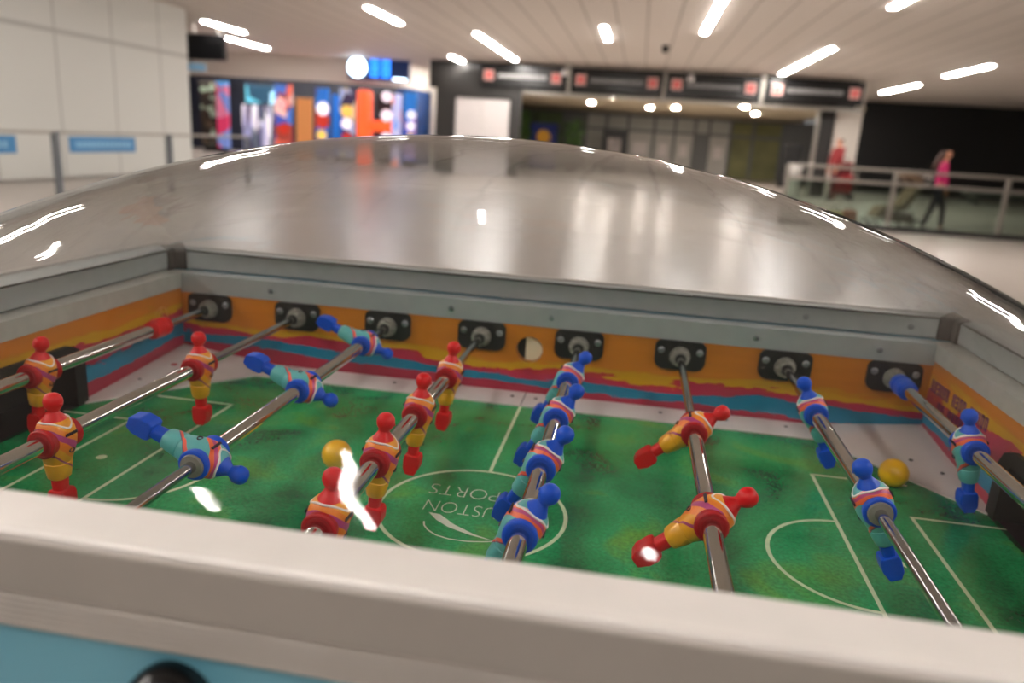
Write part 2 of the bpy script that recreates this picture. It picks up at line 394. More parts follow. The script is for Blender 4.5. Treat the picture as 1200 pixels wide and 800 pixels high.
for s in (-1, 1):
    e = MB(); x0, x1 = sorted((s*WX, s*(WX+.03)))
    e.box(x0, x1, -WY, -.15, -.02, .1365); e.box(x0, x1, .15, WY, -.02, .1365); e.box(x0, x1, -.15, .15, .082, .1365)
    eb = e.build('end_board', M['art_end'], **P)
    g = MB()   # dark goal mouth: frame with rounded shoulders and a recessed box
    out_ = [(-.160, 0), (-.160, .060), (-.150, .078), (-.132, .086), (.132, .086), (.150, .078), (.160, .060), (.160, 0)]
    inn = [(-.140, .0), (-.140, .056), (-.130, .068), (.130, .068), (.140, .056), (.140, .0)]
    xs, xe = s*(WX-.006), s*(WX+.001)
    vo = [[g.bm.verts.new((x, y, z)) for y, z in out_] for x in (xs, xe)]
    vi = [[g.bm.verts.new((x, y, z)) for y, z in inn] for x in (xs, s*(WX+.066))]
    for k in range(len(out_)-1): g.bm.faces.new((vo[0][k], vo[0][k+1], vo[1][k+1], vo[1][k]))
    for k in range(len(inn)-1): g.bm.faces.new((vi[0][k], vi[0][k+1], vi[1][k+1], vi[1][k]))
    g.bm.faces.new(vi[1]); g.bm.faces.new((vi[0][0], vi[0][-1], vi[1][-1], vi[1][0]))
    mp_ = [0, 1, 2, 2, 3, 3, 4, 5]
    for k in range(len(out_)-1):
        a, b2 = mp_[k], mp_[k+1]
        vs = [vo[0][k], vo[0][k+1], vi[0][b2]] + ([vi[0][a]] if a != b2 else [])
        g.bm.faces.new(vs)
    g.build('goal_mouth', M['black'], **P)
    # lower aluminium trim with a flat ledge
    t = MB(); x0, x1 = sorted((s*(WX-.0015), s*(WX+.033))); t.box(x0, x1, -WY-.02, WY+.02, .1367, .1400, .0006)
    x0, x1 = sorted((s*(WX-.0015), s*(WX+.0))); t.box(x0, x1, -WY, WY, .116, .1372)
    t.build('end_rail_trim', M['alu'], **P)
    t = MB(); y0, y1 = sorted((s*(WY-.0015), s*(WY+.0))); t.box(-WX, WX, y0, y1, .1090, .1372)
    y0, y1 = sorted((s*(WY-.0015), s*(WY+.028))); t.box(-WX, WX, y0, y1, .1367, .1400, .0006)
    tr_ = t.build('side_rail_trim', M['alu_grey'], **P)
    for x in (-.42, -.125, .03, .33, .50):
        k = MB(); k.lathe([(0, .0046), (-s*.0012, .0042), (-s*.0022, .002)], 'y', 14, (x, s*(WY-.0015), .1240)); k.build('trim_screw', M['screw'], parent=tr_, smooth=True)
# purple lettering and outline on the end boards
random.seed(3)
let = MB()
def glyph_row(y0, y1, z0, z1, h, n, skip):
    for k in range(n):
        if k in skip: continue
        f = k/(n-1); y = y0+(y1-y0)*f; z = z0+(z1-z0)*f; wd = abs(y1-y0)/n*.36
        ya, yb = y-wd, y+wd; X0, X1 = WX-.0008, WX+.001
        t = h*.2
        k2 = random.randrange(4)
        let.box(X0, X1, ya, ya+wd*.6, z-h/2, z+h/2)
        if k2 != 3: let.box(X0, X1, ya, yb, z+h/2-t, z+h/2)
        if k2 in (0, 2): let.box(X0, X1, ya, yb, z-t/2, z+t/2)
        if k2 in (1, 2): let.box(X0, X1, ya, yb, z-h/2, z-h/2+t)
        if k2 in (0, 1, 3): let.box(X0, X1, yb-wd*.5, yb, z-h/2, z+h/2)
glyph_row(.385, .215, .083, .088, .017, 17, (6, 11))
glyph_row(.352, .255, .060, .064, .016, 9, (2,))
let.build('wall_lettering', M['purple_ink'], **P)
ol = MB(); ol.torus([(-WX-.0, .34+.016*math.cos(a*math.pi/12), .078+.016*math.sin(a*math.pi/12)) for a in range(24)], .0007, 6)
ol.torus([(-WX, .350, .066), (-WX, .340, .094), (-WX, .328, .066)], .0007, 6, closed=False)
ol.build('wall_emblem', simple('faded_emblem', (214, 160, 92), .5), **P)

# bearing plates with nylon nuts and screws
def bearing(x, s, first=[None]):
    b = MB(); pts = []
    hw, hh = .039, .022
    for cx, cz, a0 in ((hw-.012, hh-.010, 0), (-hw+.012, hh-.010, 90), (-hw+.016, -hh+.014, 180), (hw-.016, -hh+.014, 270)):
        rr = .010 if cz > 0 else .014
        for k in range(7): a = R(a0+15*k); pts.append((x+cx+rr*math.cos(a), s*WY, .0868+cz+rr*math.sin(a)))
    b.poly(pts, (0, -s*.005, 0)); po = b.build('bearing_plate', M['black'], **P)
    for q in (-1, 1):
        k = MB(); k.lathe([(0, .0052), (-s*.0012, .0046), (-s*.002, .003)], 'y', 16, (x+q*.028, s*(WY-.005), .0935)); k.build('plate_screw', M['screw'], parent=po, smooth=True)
    n = MB(); rr = [(0, .0150), (-s*.003, .0150), (-s*.004, .0135), (-s*.004, .0118), (-s*.012, .0118), (-s*.014, .0105), (-s*.015, .0100)]
    n.lathe([(t, r) for t, r in rr], 'y', 28, (x, s*(WY-.005), ZR))
    for k in range(8):
        a = 2*math.pi*k/8; n.box(-.0012, .0012, min(-s*.004, -s*.013), max(-s*.004, -s*.013), .0115, .0130, M4=Matrix.Translation((x, s*(WY-.005), ZR))@Matrix.Rotation(a, 4, 'Y'))
    n.build('bearing_nut', M['nylon'], parent=po, smooth=True)
    n = MB(); n.cyl((x, s*(WY-.0198), ZR), (x, s*(WY-.0204), ZR), .0078, seg=24); n.build('dark_bore_disc', M['black'], parent=po)  # flat black disc stands in for the shaded hollow of the nut
XR = [(i-3.5)*.15 for i in range(8)]
for x in XR:
    for s in (1, -1): bearing(x, s)

# cabinet, legs and outer rails
OX, OY = .655, .452
c = MB(); 
c.box(-OX+.012, OX-.012, -OY-.003, -WY-.026, -.20, .140); c.box(-OX+.012, OX-.012, WY+.026, OY+.003, -.20, .140); c.box(-OX+.012, OX-.012, -OY-.003, -OY+.004, .140, .158)
c.box(-OX+.012, -WX-.075, -WY-.026, WY+.026, -.20, .140); c.box(WX+.075, OX-.012, -WY-.026, WY+.026, -.20, .140)
c.box(-OX+.012, OX-.012, -OY-.003, OY+.003, -.215, -.20)
c.build('cabinet_body', M['blue_body'], **P)
for sx in (-1, 1):
    for sy in (-1, 1):
        l = MB(); l.box(sx*.57-.04, sx*.57+.04, sy*.38-.04, sy*.38+.04, 0.02, T-.215, .006); lo = l.build('leg', M['alu_grey'], parent=table)
        f = MB(); f.cyl((sx*.57, sy*.38, 0), (sx*.57, sy*.38, .022), .03, seg=20); f.build('foot', M['black'], parent=lo)
for s in (-1, 1):
    r = MB(); y0, y1 = sorted((s*(OY-.002), s*(OY+.0085)))
    for k in range(5): z = .1595+k*.0031; r.box(-OX-.004, OX+.004, y0, y1+(0 if s < 0 else 0), z, z+.0021, .0005)
    r.box(-OX-.002, OX+.002, *sorted((s*(OY-.004), s*(OY+.0070))), .158, .1755)
    r.build('ridged_rail', M['alu_side'], **P)
    r = MB(); x0, x1 = sorted((s*(OX-.002), s*(OX+.0085)))
    for k in range(5): z = .153+k*.0042; r.box(x0, x1, -OY, OY, z, z+.0030, .0006)
    r.box(*sorted((s*(OX-.004), s*(OX+.0070))), -OY, OY, .150, .175)
    r.build('ridged_rail', M['alu_side'], **P)
kb = MB(); kb.lathe([(0, .0185), (-.004, .0195), (-.010, .0195), (-.014, .0165), (-.0145, .0105)], 'y', 36, (-.0425, -OY-.003, .1325))
ko = kb.build('lock_knob', M['black_gloss'], smooth=True, **P)
kb = MB(); kb.lathe([(0, .010), (-.0012, .0095), (-.0016, .006)], 'y', 28, (-.0425, -OY-.0172, .1325)); kb.build('knob_centre', M['screw'], parent=ko, smooth=True); ko.children[0]['label'] = 'round metal centre of the black knob'

# ------------------------------------------------------------------ dome cover with its frame
dome = empty('dome_cover', (0, 0, T+.1405), 'clear acrylic dome cover in a satin aluminium frame on top of the foosball table', 'dome cover')
PD = dict(parent=dome, loc=(0, 0, -.1405))
FZ0, FZ1, FN = .1760, .1720, .2065     # the long bar on this side is taller
IY, IX = .4255, .602
for s in (-1, 1):
    zt = FN if s < 0 else FZ1
    f = MB(); f.box(-OX-.008, OX+.008, *sorted((s*IY, s*(OY+.007))), FZ0 if s < 0 else .1412, zt, .0030); 
    if s < 0: f.box(-IX+.022, IX-.022, *sorted((s*(IY-.0008), s*(OY-.005))), .1402, FZ1, .0012)
    f.build('frame_bar', M['alu_pale'] if s < 0 else M['alu_grey'], **PD)
    f = MB(); f.box(*sorted((s*IX, s*(OX+.008))), -OY+.0, OY+.0065, .1412, FZ1-.0002, .003)
    f.build('frame_bar', M['alu_grey'], **PD)
    for t in (-1, 1):
        k = MB(); k.box(*sorted((s*(IX-.021), s*(IX+.012))), *sorted((t*(IY-.004), t*(IY+.012))), .1402, FZ1-.001, .002)
        k.box(*sorted((s*(IX-.004), s*(IX+.012))), *sorted((t*(IY-.021), t*(IY+.012))), .1402, FZ1-.001, .002)
        k.build('corner_block', M['rubber'], **PD)
# gasket line round the inside of the frame top
g = MB(); 
for s in (-1, 1):
    g.box(-IX, IX, *sorted((s*(IY-.0012), s*(IY+.0010))), FZ1-.002, FZ1+.0008, .0006)
    g.box(*sorted((s*(IX-.0012), s*(IX+.0010))), -IY, IY, FZ1-.002, FZ1+.0008, .0006)
g.build('gasket', M['rubber'], **PD)
for x in (.40, .545): 
    k = MB(); k.lathe([(0, .0046), (-.0012, .0042), (-.002, .002)], 'y', 14, (x, IY-.001, .156)); k.build('frame_screw', M['screw'], smooth=True, **PD)
MB().box(-OX-.006, OX+.006, -OY-.0082, -OY-.0060, FZ0+.0003, FN-.0045, .0006).build('front_face', simple('grey_front_plate', (172, 166, 159), .5, .1, .03, 25), **PD)  # thin front plate, darker grey than the bar behind it

DA, DB, DH, DP = .603, .4235, .210, .80
def dome_mesh(off):
    a, b_, H = DA-off, DB-off, DH-off*.9
    nu, nv = 140, 110; g = []
    for i in range(nu+1):
        u = -math.cos(math.pi*i/nu); u = .65*u+.35*math.sin(math.pi/2*u); row = []
        for j in range(nv+1):
            v = -math.cos(math.pi*j/nv); v = .65*v+.35*math.sin(math.pi/2*v)
            h = H*(max(0, 1-u*u)*max(0, 1-v*v))**DP
            row.append((a*u, b_*v, .1722+h))
        g.append(row)
    return g, nu, nv
d = MB(); rings = []
for off in (0, .003):
    g, nu, nv = dome_mesh(off)
    V = [[d.bm.verts.new(p) for p in row] for row in g]
    for i in range(nu):
        for j in range(nv):
            fv = (V[i][j], V[i+1][j], V[i+1][j+1], V[i][j+1])
            d.bm.faces.new(fv if off == 0 else fv[::-1])
    rim = [V[i][0] for i in range(nu+1)]+[V[nu][j] for j in range(1, nv+1)]+[V[i][nv] for i in range(nu-1, -1, -1)]+[V[0][j] for j in range(nv-1, 0, -1)]
    rings.append(rim)
n = len(rings[0])
for k in range(n): j = (k+1) % n; d.bm.faces.new((rings[0][k], rings[1][k], rings[1][j], rings[0][j]))
do = d.build('dome', M['acrylic'], **PD)
for p_ in do.data.polygons: p_.use_smooth = True

# ------------------------------------------------------------------ players
def make_player_meshes(sgn, shirt_m, team_m, dark_m):
    me = {}
    b = MB()
    b.loft([(0, 0, .0190, .0090, .0100, 2), (0, 0, .0180, .0112, .0124, 2.1), (0, 0, .0150, .0136, .0148, 2.2), (0, 0, .0100, .0154, .0160, 2.3), (0, 0, .0050, .0164, .0164, 2.4),
            (0, 0, 0, .0167, .0164, 2.4), (0, 0, -.0060, .0162, .0158, 2.4), (0, 0, -.0120, .0144, .0146, 2.4), (0, 0, -.0180, .0122, .0130, 2.4), (0, 0, -.0225, .0108, .0120, 2.4), (0, 0, -.0232, .0104, .0116, 2.4), (0, 0, -.0240, .0110, .0121, 2.4), (0, 0, -.0300, .0102, .0113, 2.5), (0, 0, -.0385, .0088, .0100, 2.5), (0, 0, -.0400, .0072, .0086, 2.5)])
    me['body'] = (b, shirt_m)
    b = MB()   # head with neck and shoulders
    prof = [(.0170, .0112), (.0195, .0098), (.0225, .0078), (.0250, .0060), (.0268, .0052), (.0285, .0058), (.0305, .0072), (.0330, .0084), (.0360, .0088), (.0390, .0083), (.0415, .0070), (.0435, .0045), (.0442, .0012)]
    b.loft([(sgn*.0005 if z > .027 else 0, 0, z, r*(.96 if z < .024 else .98), r*(1.08 if z < .024 else .98), 2) for z, r in prof])
    b.loft([(sgn*.0084, 0, .0330, .0010, .0010, 2), (sgn*.0092, 0, .0342, .0010, .0012, 2), (sgn*.0084, 0, .0362, .0006, .0008, 2)], 8)  # nose
    me['head'] = (b, team_m)
    b = MB()   # legs and boots
    b.loft([(0, 0, -.0385, .0062, .0076, 3), (0, 0, -.0530, .0054, .0068, 3)])
    v = [(-.0070, -.0515), (.0080, -.0515), (.0100, -.0560), (.0100, -.0650), (.0060, -.0750), (-.0040, -.0750), (-.0078, -.0680), (-.0082, -.0560)]
    W_ = .0088
    n0 = len(b.bm.faces)
    f0 = b.bm.faces.new([b.bm.verts.new((sgn*x, -W_, z)) for x, z in v]); r_ = bmesh.ops.extrude_face_region(b.bm, geom=[f0])
    nv_ = [q for q in r_['geom'] if isinstance(q, bmesh.types.BMVert)]; bmesh.ops.translate(b.bm, vec=(0, 2*W_, 0), verts=nv_)
    b.bm.faces.ensure_lookup_table(); bmesh.ops.recalc_face_normals(b.bm, faces=b.bm.faces)
    es_ = list({ed for q in b.bm.faces[n0:] for ed in q.edges})
    bmesh.ops.bevel(b.bm, geom=es_, offset=.0012, segments=2, profile=.5, affect='EDGES')
    me['boots'] = (b, team_m)
    b = MB()   # hubs that clamp the rod
    for q in (-1, 1):
        b.lathe([(q*.0100, .0130), (q*.0160, .0142), (q*.0186, .0142), (q*.0198, .0130), (q*.0200, .0112), (q*.0192, .0100), (q*.0190, .0082)], 'y', 36)
    me['hub'] = (b, dark_m)
    b = MB()   # white neckline
    path = []
    for k in range(36):
        a = 2*math.pi*k/36; c_, s_ = math.cos(a), math.sin(a)
        path.append((.0116*c_, .0128*s_, .0180+.0006*abs(s_)-.0062*max(0, abs(c_))**4))
    b.torus([(x*(1+.30*abs(math.cos(2*math.pi*k/36))**4), y*1.0, z) for k, (x, y, z) in enumerate(path)], .0010, 8)
    me['neckline'] = (b, M['collar'])
    b = MB()   # small printed name and crest
    for f in (-1, 1):
        for k in range(6):
            y = -.0065+k*.0025; b.box(*sorted((f*(.0158), f*(.0171))), y, y+.0016, .0050, .0076)
        b.torus([(f*.0150, .001+.0030*math.cos(a*math.pi/8), -.0105+.0020*math.sin(a*math.pi/8)) for a in range(16)], .0007, 6)
    me['print'] = (b, M['ink'])
    return me
def bake(me_d):
    outd = {}
    for k, (b, m) in me_d.items():
        o = b.build(k, m, smooth=(k != 'boots')); outd[k] = o.data; bpy.data.objects.remove(o)
    return outd
KIT = {'red': bake(make_player_meshes(1, M['shirt_red'], M['red'], M['red_dark'])), 'blue': bake(make_player_meshes(-1, M['shirt_blue'], M['blue'], M['blue']))}
def player(parent, y, ang, kit):
    K = KIT[kit]
    b = bpy.data.objects.new('player_figure', K['body']); COL.objects.link(b); b.parent = parent; b.location = (0, y, 0); b.rotation_euler = (0, R(ang), 0)
    for nm, key in (('head', 'head'), ('boots', 'boots'), ('rod_hub', 'hub'), ('neckline', 'neckline'), ('shirt_print', 'print')):
        o = bpy.data.objects.new(nm, K[key]); COL.objects.link(o); o.parent = b
    return b
YN, YF = -.375, .392
rods = [
 ('red', 8, [.03], 'red', [(-.42, .236)], [.258], 'goalkeeper rod at the left end with one red headed player and a red bumper'),
 ('red', 0, [.114, -.128], 'red', [(-.42, .105)], [], 'defender rod, second from the left, with two upright red headed players'),
 ('blue', 112, [.292, .084, -.128], 'blue', [(-.108, .285)], [], 'third rod from the left, its three blue headed players tipped over with boots up'),
 ('red', 6, [.19, .05, -.079, -.205, -.33], 'red', [(-.42, .185)], [], 'midfield rod left of centre carrying a row of upright red headed players'),
 ('blue', 33, [.226, .086, -.046, -.174, -.30], 'blue', [(-.42, .22)], [], 'midfield rod right of centre carrying a row of leaning blue headed players'),
 ('red', 51, [.092, -.116, -.325], 'red', [(-.42, .09)], [], 'third rod from the right, its red headed players tilted with boots forward'),
 ('blue', -24, [.205, -.047], 'blue', [(-.028, .20)], [], 'second rod from the right with two blue headed players leaning back to the left'),
 ('blue', -10, [.134], 'blue', [(-.42, .335)], [.352], 'goalkeeper rod at the right end with one blue headed player and a blue bumper')]
for i, (kit, ang, ys, mat_k, tubes, bump, lab) in enumerate(rods):
    r = empty('foosball_rod', (XR[i], 0, T+ZR), lab, 'foosball rod', 'player rods across the foosball table')
    k = MB(); k.cyl((0, -.52, 0), (0, .46, 0), .0053, seg=24); k.build('inner_rod', M['chrome_thin'], parent=r, smooth=True)
    for y0, y1 in tubes:
        if y0 < -.4: y0 = -.383
        k = MB(); k.lathe([(y0, .0060), (y0+.0008, .0080), (y1-.001, .0080), (y1, .0060)], 'y', 32); k.build('outer_tube', M['chrome'], parent=r, smooth=True)
    k = MB(); hs = -1
    k.lathe([(-.522, .010), (-.53, .0135), (-.56, .0150), (-.60, .0135), (-.63, .0150), (-.645, .0125), (-.647, .005)], 'y', 28); k.build('handle', M['black'], parent=r, smooth=True)
    for yb in bump:
        k = MB(); L = .018 if kit == 'red' else .020
        k.lathe([(yb-L, .0105), (yb-L+.002, .0132), (yb+L*.1, .0140), (yb+L*.2, .0118), (yb+L*.35, .0140), (yb+L-.002, .0130), (yb+L, .0105)], 'y', 28); k.build('bumper', M[kit], parent=r, smooth=True)
    for y in ys: player(r, y, ang, kit)
    if i in (2, 6):
        k = MB(); y = ys[-1]
        k.lathe([(y-.0225, .0060), (y-.0225, .0104), (y-.0200, .0110), (y-.0188, .0110)], 'y', 28); k.build('nylon_ring', M['nylon'], parent=r, smooth=True)
# balls
for (x, y), lab in (((-.173, .057), 'yellow ball on the pitch behind the red headed midfield players'), ((.480, .204), 'yellow ball at the right corner by the white ramp edge')):
    k = MB(); bmesh.ops.create_uvsphere(k.bm, u_segments=40, v_segments=24, radius=.0172)
    one('foosball_ball', k, M['ball'], lab, 'ball', 'yellow foosballs on the pitch', loc=(x, y, T+.0176), smooth=True)

# ------------------------------------------------------------------ the hall
H = 3.79
struct(MB().box(-24, 22, -15, 46, -.1, 0).build('floor', M['floor']))
struct(MB().box(-24, 22, -15, 46, H, H+.1).build('ceiling', M['ceiling']))
struct(MB().box(-11.2, -10.9, -15, 17.3, 0.03, H).build('wall_left', M['wall_panel']))
struct(MB().box(-24, -23.8, 17.3, 46, 0, H).build('wall_far_left', M['wall']))
struct(MB().box(-24, 22, -15.2, -15, 0, H).build('wall_near', M['wall']))
struct(MB().box(21.8, 22, -15, 46, 0, H).build('wall_right', M['wall']))
struct(MB().box(8.9, 21.8, 35.8, 36.1, 0, H).build('wall_far_right', M['blackwall']))
struct(MB().box(-24, 9.0, 45.7, 46, 0, H).build('wall_far', M['wall']))
struct(MB().box(6.45, 7.25, 27.0, 27.8, 0, H).build('trim_1', M['wall']))
struct(MB().box(5.95, 6.4, 27.0, 27.3, 0, 2.9).build('trim_2', M['dark']))
struct(MB().box(5.82, 5.93, 26.9, 27.05, 0, 2.9).build('trim_3', M['silver']))
# vestibule ceiling behind the hanging signs
struct(MB().box(-7.5, 7.3, 27.0, 41, 2.87, 3.0).build('ceiling_soffit', simple('vestibule_ceiling', (176, 164, 138), .6)))
struct(MB().box(-7.5, 6.95, 26.9, 27.0, 2.87, H).build('trim_4', M['dark']))
struct(MB().box(-5.4, 7.0, 26.2, 26.4, 2.78, 2.88).build('trim_5', M['silver']))
# dark surround and pale double doors
w_ = MB(); w_.box(-7.0, -6.32, 26.0, 26.3, 0, 3.45); w_.box(-4.40, -4.05, 26.0, 26.3, 0, 2.9); w_.box(-6.32, -4.40, 26.0, 26.3, 2.56, 3.45); w_.box(-4.4, -4.05, 26.0, 26.3, 2.9, 3.1)
struct(w_.build('wall_surround', M['dark']))
struct(MB().box(-6.30, -5.37, 26.05, 26.12, 0, 2.55, .01).build('door_1', M['doorwhite']))
dd = struct(MB().box(-5.355, -4.42, 26.05, 26.12, 0, 2.55, .01).build('door_2', M['doorwhite']))
MB().box(-5.28, -5.25, 25.99, 26.05, .9, 1.2).build('door_handle', M['silver'], parent=dd)

# hanging signs
sg = [(-5.44, -2.60), (-2.33, .58), (.80, 3.70), (3.97, 6.90)]
names = ['leftmost of the four black hanging signs, above the pale double doors', 'second black hanging sign from the left with pale lettering and red symbols',
         'third black hanging sign from the left, above the glazed doors', 'rightmost of the four black hanging signs, beside the cream column']
for i, (x0, x1) in enumerate(sg):
    e = empty('hanging_sign', ((x0+x1)/2, 26, 2.95), names[i], 'sign', 'black signs over the exit')
    w2 = (x1-x0)/2
    MB().box(-w2, w2, -.12, .12, 0, .70, .02).build('sign_box', M['black_gloss'], parent=e)
    for q in (-1, 1):
        s_ = MB(); s_.box(q*(w2-.28)-.17, q*(w2-.28)+.17, -.14, -.12, .19, .53, .005); so = s_.build('symbol', M['sign_pale'], parent=e)
        s_ = MB(); s_.cyl((q*(w2-.28), -.14, .36), (q*(w2-.28), -.15, .36), .13, seg=24); s_.build('red_disc', M['sign_red'], parent=so)
    t = MB(); x = -w2+.6
    random.seed(20+i)
    while x < w2-.62:
        lw = random.choice((.05, .06, .07)); t.box(x, x+lw, -.135, -.119, .29, .42)
        x += lw+.028
    t.build('lettering', M['sign_text2'] if i in (0,) else M['sign_text'], parent=e)
    for q in (-.7, .7): MB().cyl((q*w2, 0, .70), (q*w2, 0, H-2.95), .02, seg=10).build('hanger', M['silver'], parent=e)
for x in (-2.46, .69, 3.83):
    one('support_post', MB().box(x-.05, x+.05, 26.0, 26.15, 2.88, H), M['silver'], 'short steel post between two black hanging signs', 'post', 'posts between the signs')

# glazed exit at the back of the vestibule
gp = empty('glazed_partition', (1.0, 40, 0), 'grey framed glazed exit doors at the back under the black signs', 'glazed doors')
fx = [-6.6, -5.6, -3.9, -2.75, -1.7, -.6, .72, 1.75, 2.75, 3.45, 4.5, 5.6, 7.0, 8.4]
fr = MB()
for x in fx: fr.box(x-1-.07, x-1+.07, -.08, .08, 0, 2.87)
for z in (2.05, 2.80): fr.box(-7.6, 7.4, -.07, .07, z-.06, z+.06)
fr.build('frame', M['greyframe'], parent=gp)
mid = simple('frosted_pane', (176, 176, 168), .5, 0, .05, 1); olive = simple('olive_pane', (118, 116, 70), .5, 0, .35, .8); greeng = simple('leafy_pane', (84, 100, 60), .5, 0, .5, 1.2)
paled = simple('pale_door_leaf', (196, 192, 184), .5)
cols = [greeng, greeng, M['greyframe'], mid, M['greyframe'], mid, mid, paled, M['greyframe'], mid, olive, olive, M['greyframe']]
for k in range(len(fx)-1):
    MB().box(fx[k]-1+.07, fx[k+1]-1-.07, -.02, .02, 2.11, 2.74).build('upper_pane', mid if 2 < k < 10 else cols[k], parent=gp)
    lo = MB().box(fx[k]-1+.07, fx[k+1]-1-.07, -.02, .02, 0.0, 1.99).build('door_panel', paled if k in (5, 6, 7, 9) else cols[k], parent=gp)
    if k in (5, 6, 7, 9): MB().box(fx[k]-1+.3, fx[k+1]-1-.3, -.05, -.02, .9, 1.5).build('notice', M['collar'], parent=lo)
# things in front of the glazing
one('poster_stand', MB().box(-1.75, -.6, 38.0, 38.1, 0, 1.98, .02), M['black'], 'black framed poster stand in front of the glazed doors', 'poster stand')
MB().box(-1.5, -.85, 37.96, 38.0, .9, 1.6).build('poster', simple('grey_poster', (150, 140, 136), .5, 0, .4, 3), parent=bpy.data.objects['poster_stand'])
vm = empty('display_board', (-4.4, 36, 0), 'blue board with a yellow round emblem left of the glazed doors', 'display board')
MB().box(-.62, .62, -.15, .15, 0, 2.05, .03).build('board', simple('deep_blue_board', (18, 38, 110), .4), parent=vm)
MB().cyl((0, -.15, 1.45), (0, -.19, 1.45), .32, seg=28).build('emblem', simple('yellow_emblem', (206, 150, 40), .5), parent=vm)
for x, hh in ((-5.4, 2.6), (-3.0, 2.3)):
    pl = empty('potted_tree', (x, 35.5, 0), 'leafy green indoor plant left of the blue board' if x < -4 else 'leafy green indoor plant right of the blue board', 'plant', 'indoor plants by the exit')
    MB().lathe([(0, .22), (.45, .30), (.5, .30)], 'z', 20).build('pot', M['dark'], parent=pl, smooth=True)
    MB().cyl((0, 0, .45), (0, 0, hh*.5), .04, seg=10).build('trunk', simple('bark', (92, 70, 50), .8), parent=pl)
    f = MB()
    for k in range(150):
        a, b_, rr = random.random()*6.28, random.uniform(-1, 1), random.uniform(.15, .5)
        c = Vector((rr*math.cos(a), rr*math.sin(a), hh*.62+b_*hh*.36)); d1 = Vector((random.uniform(-1, 1), random.uniform(-1, 1), random.uniform(-.2, 1))).normalized()*.22; d2 = d1.cross(Vector((random.random(), random.random(), 1))).normalized()*.06
        f.poly([c-d1, c+d2, c+d1, c-d2], (0, 0, .004))
    f.build('foliage', simple('leaf_green', (70, 104, 44), .6, 0, .3, 4), parent=pl)
one('ticket_kiosk', MB().box(5.95, 6.7, 33, 33.5, 0, 1.75, .05), M['black'], 'dark upright kiosk in front of the olive panes', 'kiosk')
one('waste_bin', MB().lathe([(0, .22), (.95, .22), (1.0, .18)], 'z', 24), simple('grey_bin', (170, 166, 160), .4, .3), 'pale cylindrical bin by the glass rail', 'bin', loc=(4.9, 24.5, 0), smooth=True)

# ceiling light bars: (x, y0, y1) as seen, then the rest of the hall
K = 1.1575
seen = [(-10.0, 16.6, 18.45), (-11.25, 19.85, 22.2), (-5.05, 13.7, 15.65), (-3.65, 16.65, 22.0), (-5.47, 21.8, 24.3), (-6.70, 25.0, 27.0), (-.80, 14.9, 16.8), (1.08, 10.6, 15.2), (3.72, 16.5, 22.3), (3.48, 9.0, 11.9), (7.40, 18.2, 20.8), (7.62, 23.4, 26.8), (-9.6, 10.5, 12.6)]
labs = ['bright ceiling light bar, upper of the pair beside the black screen', 'bright ceiling light bar above the shop fascia, lower of the pair', 'bright ceiling light bar at the top, above the lit shop sign', 'long bright light bar ending at the leftmost black sign',
        'light bar in the ceiling left of the leftmost black sign', 'short far light bar at the end of the shop fascia', 'short light bar in the middle above the second black sign', 'bright light bar at the top edge pointing at the third black sign',
        'long slanting light bar above the rightmost black sign', 'light bar cut by the top edge right of the centre', 'rightmost light bar in the ceiling over the black wall', 'light bar just right of the rightmost black sign', 'light bar just above the white panel wall']
def bar(x, y0, y1, lab, grp, hw=.065):
    e = empty('ceiling_light', (x, (y0+y1)/2, H), lab, 'light', grp); L = (y1-y0)/2
    MB().box(-hw-.02, hw+.02, -L-.02, L+.02, -.012, 0).build('housing', M['doorwhite'], parent=e)
    MB().box(-hw, hw, -L, L, -.024, -.012, .005).build('diffuser', M['lamp'], parent=e)
for (x, a, b_), lab in zip(seen, labs): bar(x*K, a*K, b_*K if b_ > 0 else b_, lab, 'linear ceiling lights in view')
random.seed(11)
rest = [(-6.4, 8.6, 10.8), (6.6, 8.0, 10.4), (-8.6, 4.0, 6.2), (-6.0, 2.6, 5.0), (6.4, 3.4, 6.0),
        (-1.03, -2.75, -1.72), (.45, -2.5, -2.28), (-1.92, -2.8, -2.38), (-.47, 1.46, 1.56), (-3.9, 1.7, 1.95),
        (-4.2, -1.6, 1.0), (3.9, -1.4, 1.4), (-4.4, -3.6, -2.0), (1.6, -5.4, -3.9), (-8.2, -2.4, 0), (7.6, -4, -2)]  # unseen bars added to light the table, clear of dome reflections
for x, a, b_ in rest: bar(x, a, b_, 'linear ceiling light outside the picture, above and behind the table', 'linear ceiling lights out of view', .016 if b_-a < .3 else (.026 if b_-a < 1.2 else .065))
dl = [(-2.0, 31.2, 2.87), (-1.02, 27.6, 2.87), (.35, 32.7, 2.87), (1.35, 31.5, 2.87), (3.6, 28.3, 2.87), (4.6, 32.7, 2.87)]
for k, (x, y, z) in enumerate(dl):
    e = empty('downlight', (x, y, z), 'small round light, number %s from the left, under the black hanging signs' % ['one', 'two', 'three', 'four', 'five', 'six'][k], 'light', 'round downlights in the vestibule')
    MB().cyl((0, 0, -.01), (0, 0, 0), .14, seg=20).build('ring', M['silver'], parent=e); MB().cyl((0, 0, -.02), (0, 0, -.01), .11, seg=20).build('lens', M['lamp_small'], parent=e)
for k, (x, y) in enumerate([(-2.5, 25.0), (1.45, 24.8)]):
    e = empty('downlight', (x, y, H-.28), 'small dim round spotlight hanging by the sign gap, %s one' % ('left' if k == 0 else 'right'), 'light', 'dim spotlights before the signs')
    MB().cyl((0, 0, 0), (0, 0, .28), .015, seg=8).build('stem', M['silver'], parent=e)
    MB().lathe([(-.16, .10), (-.02, .10), (0, .03)], 'z', 16).build('shade', M['doorwhite'], parent=e, smooth=True)
e = empty('camera_dome', (.5, 20.1, H), 'small dark security camera on the ceiling near the middle', 'security camera')
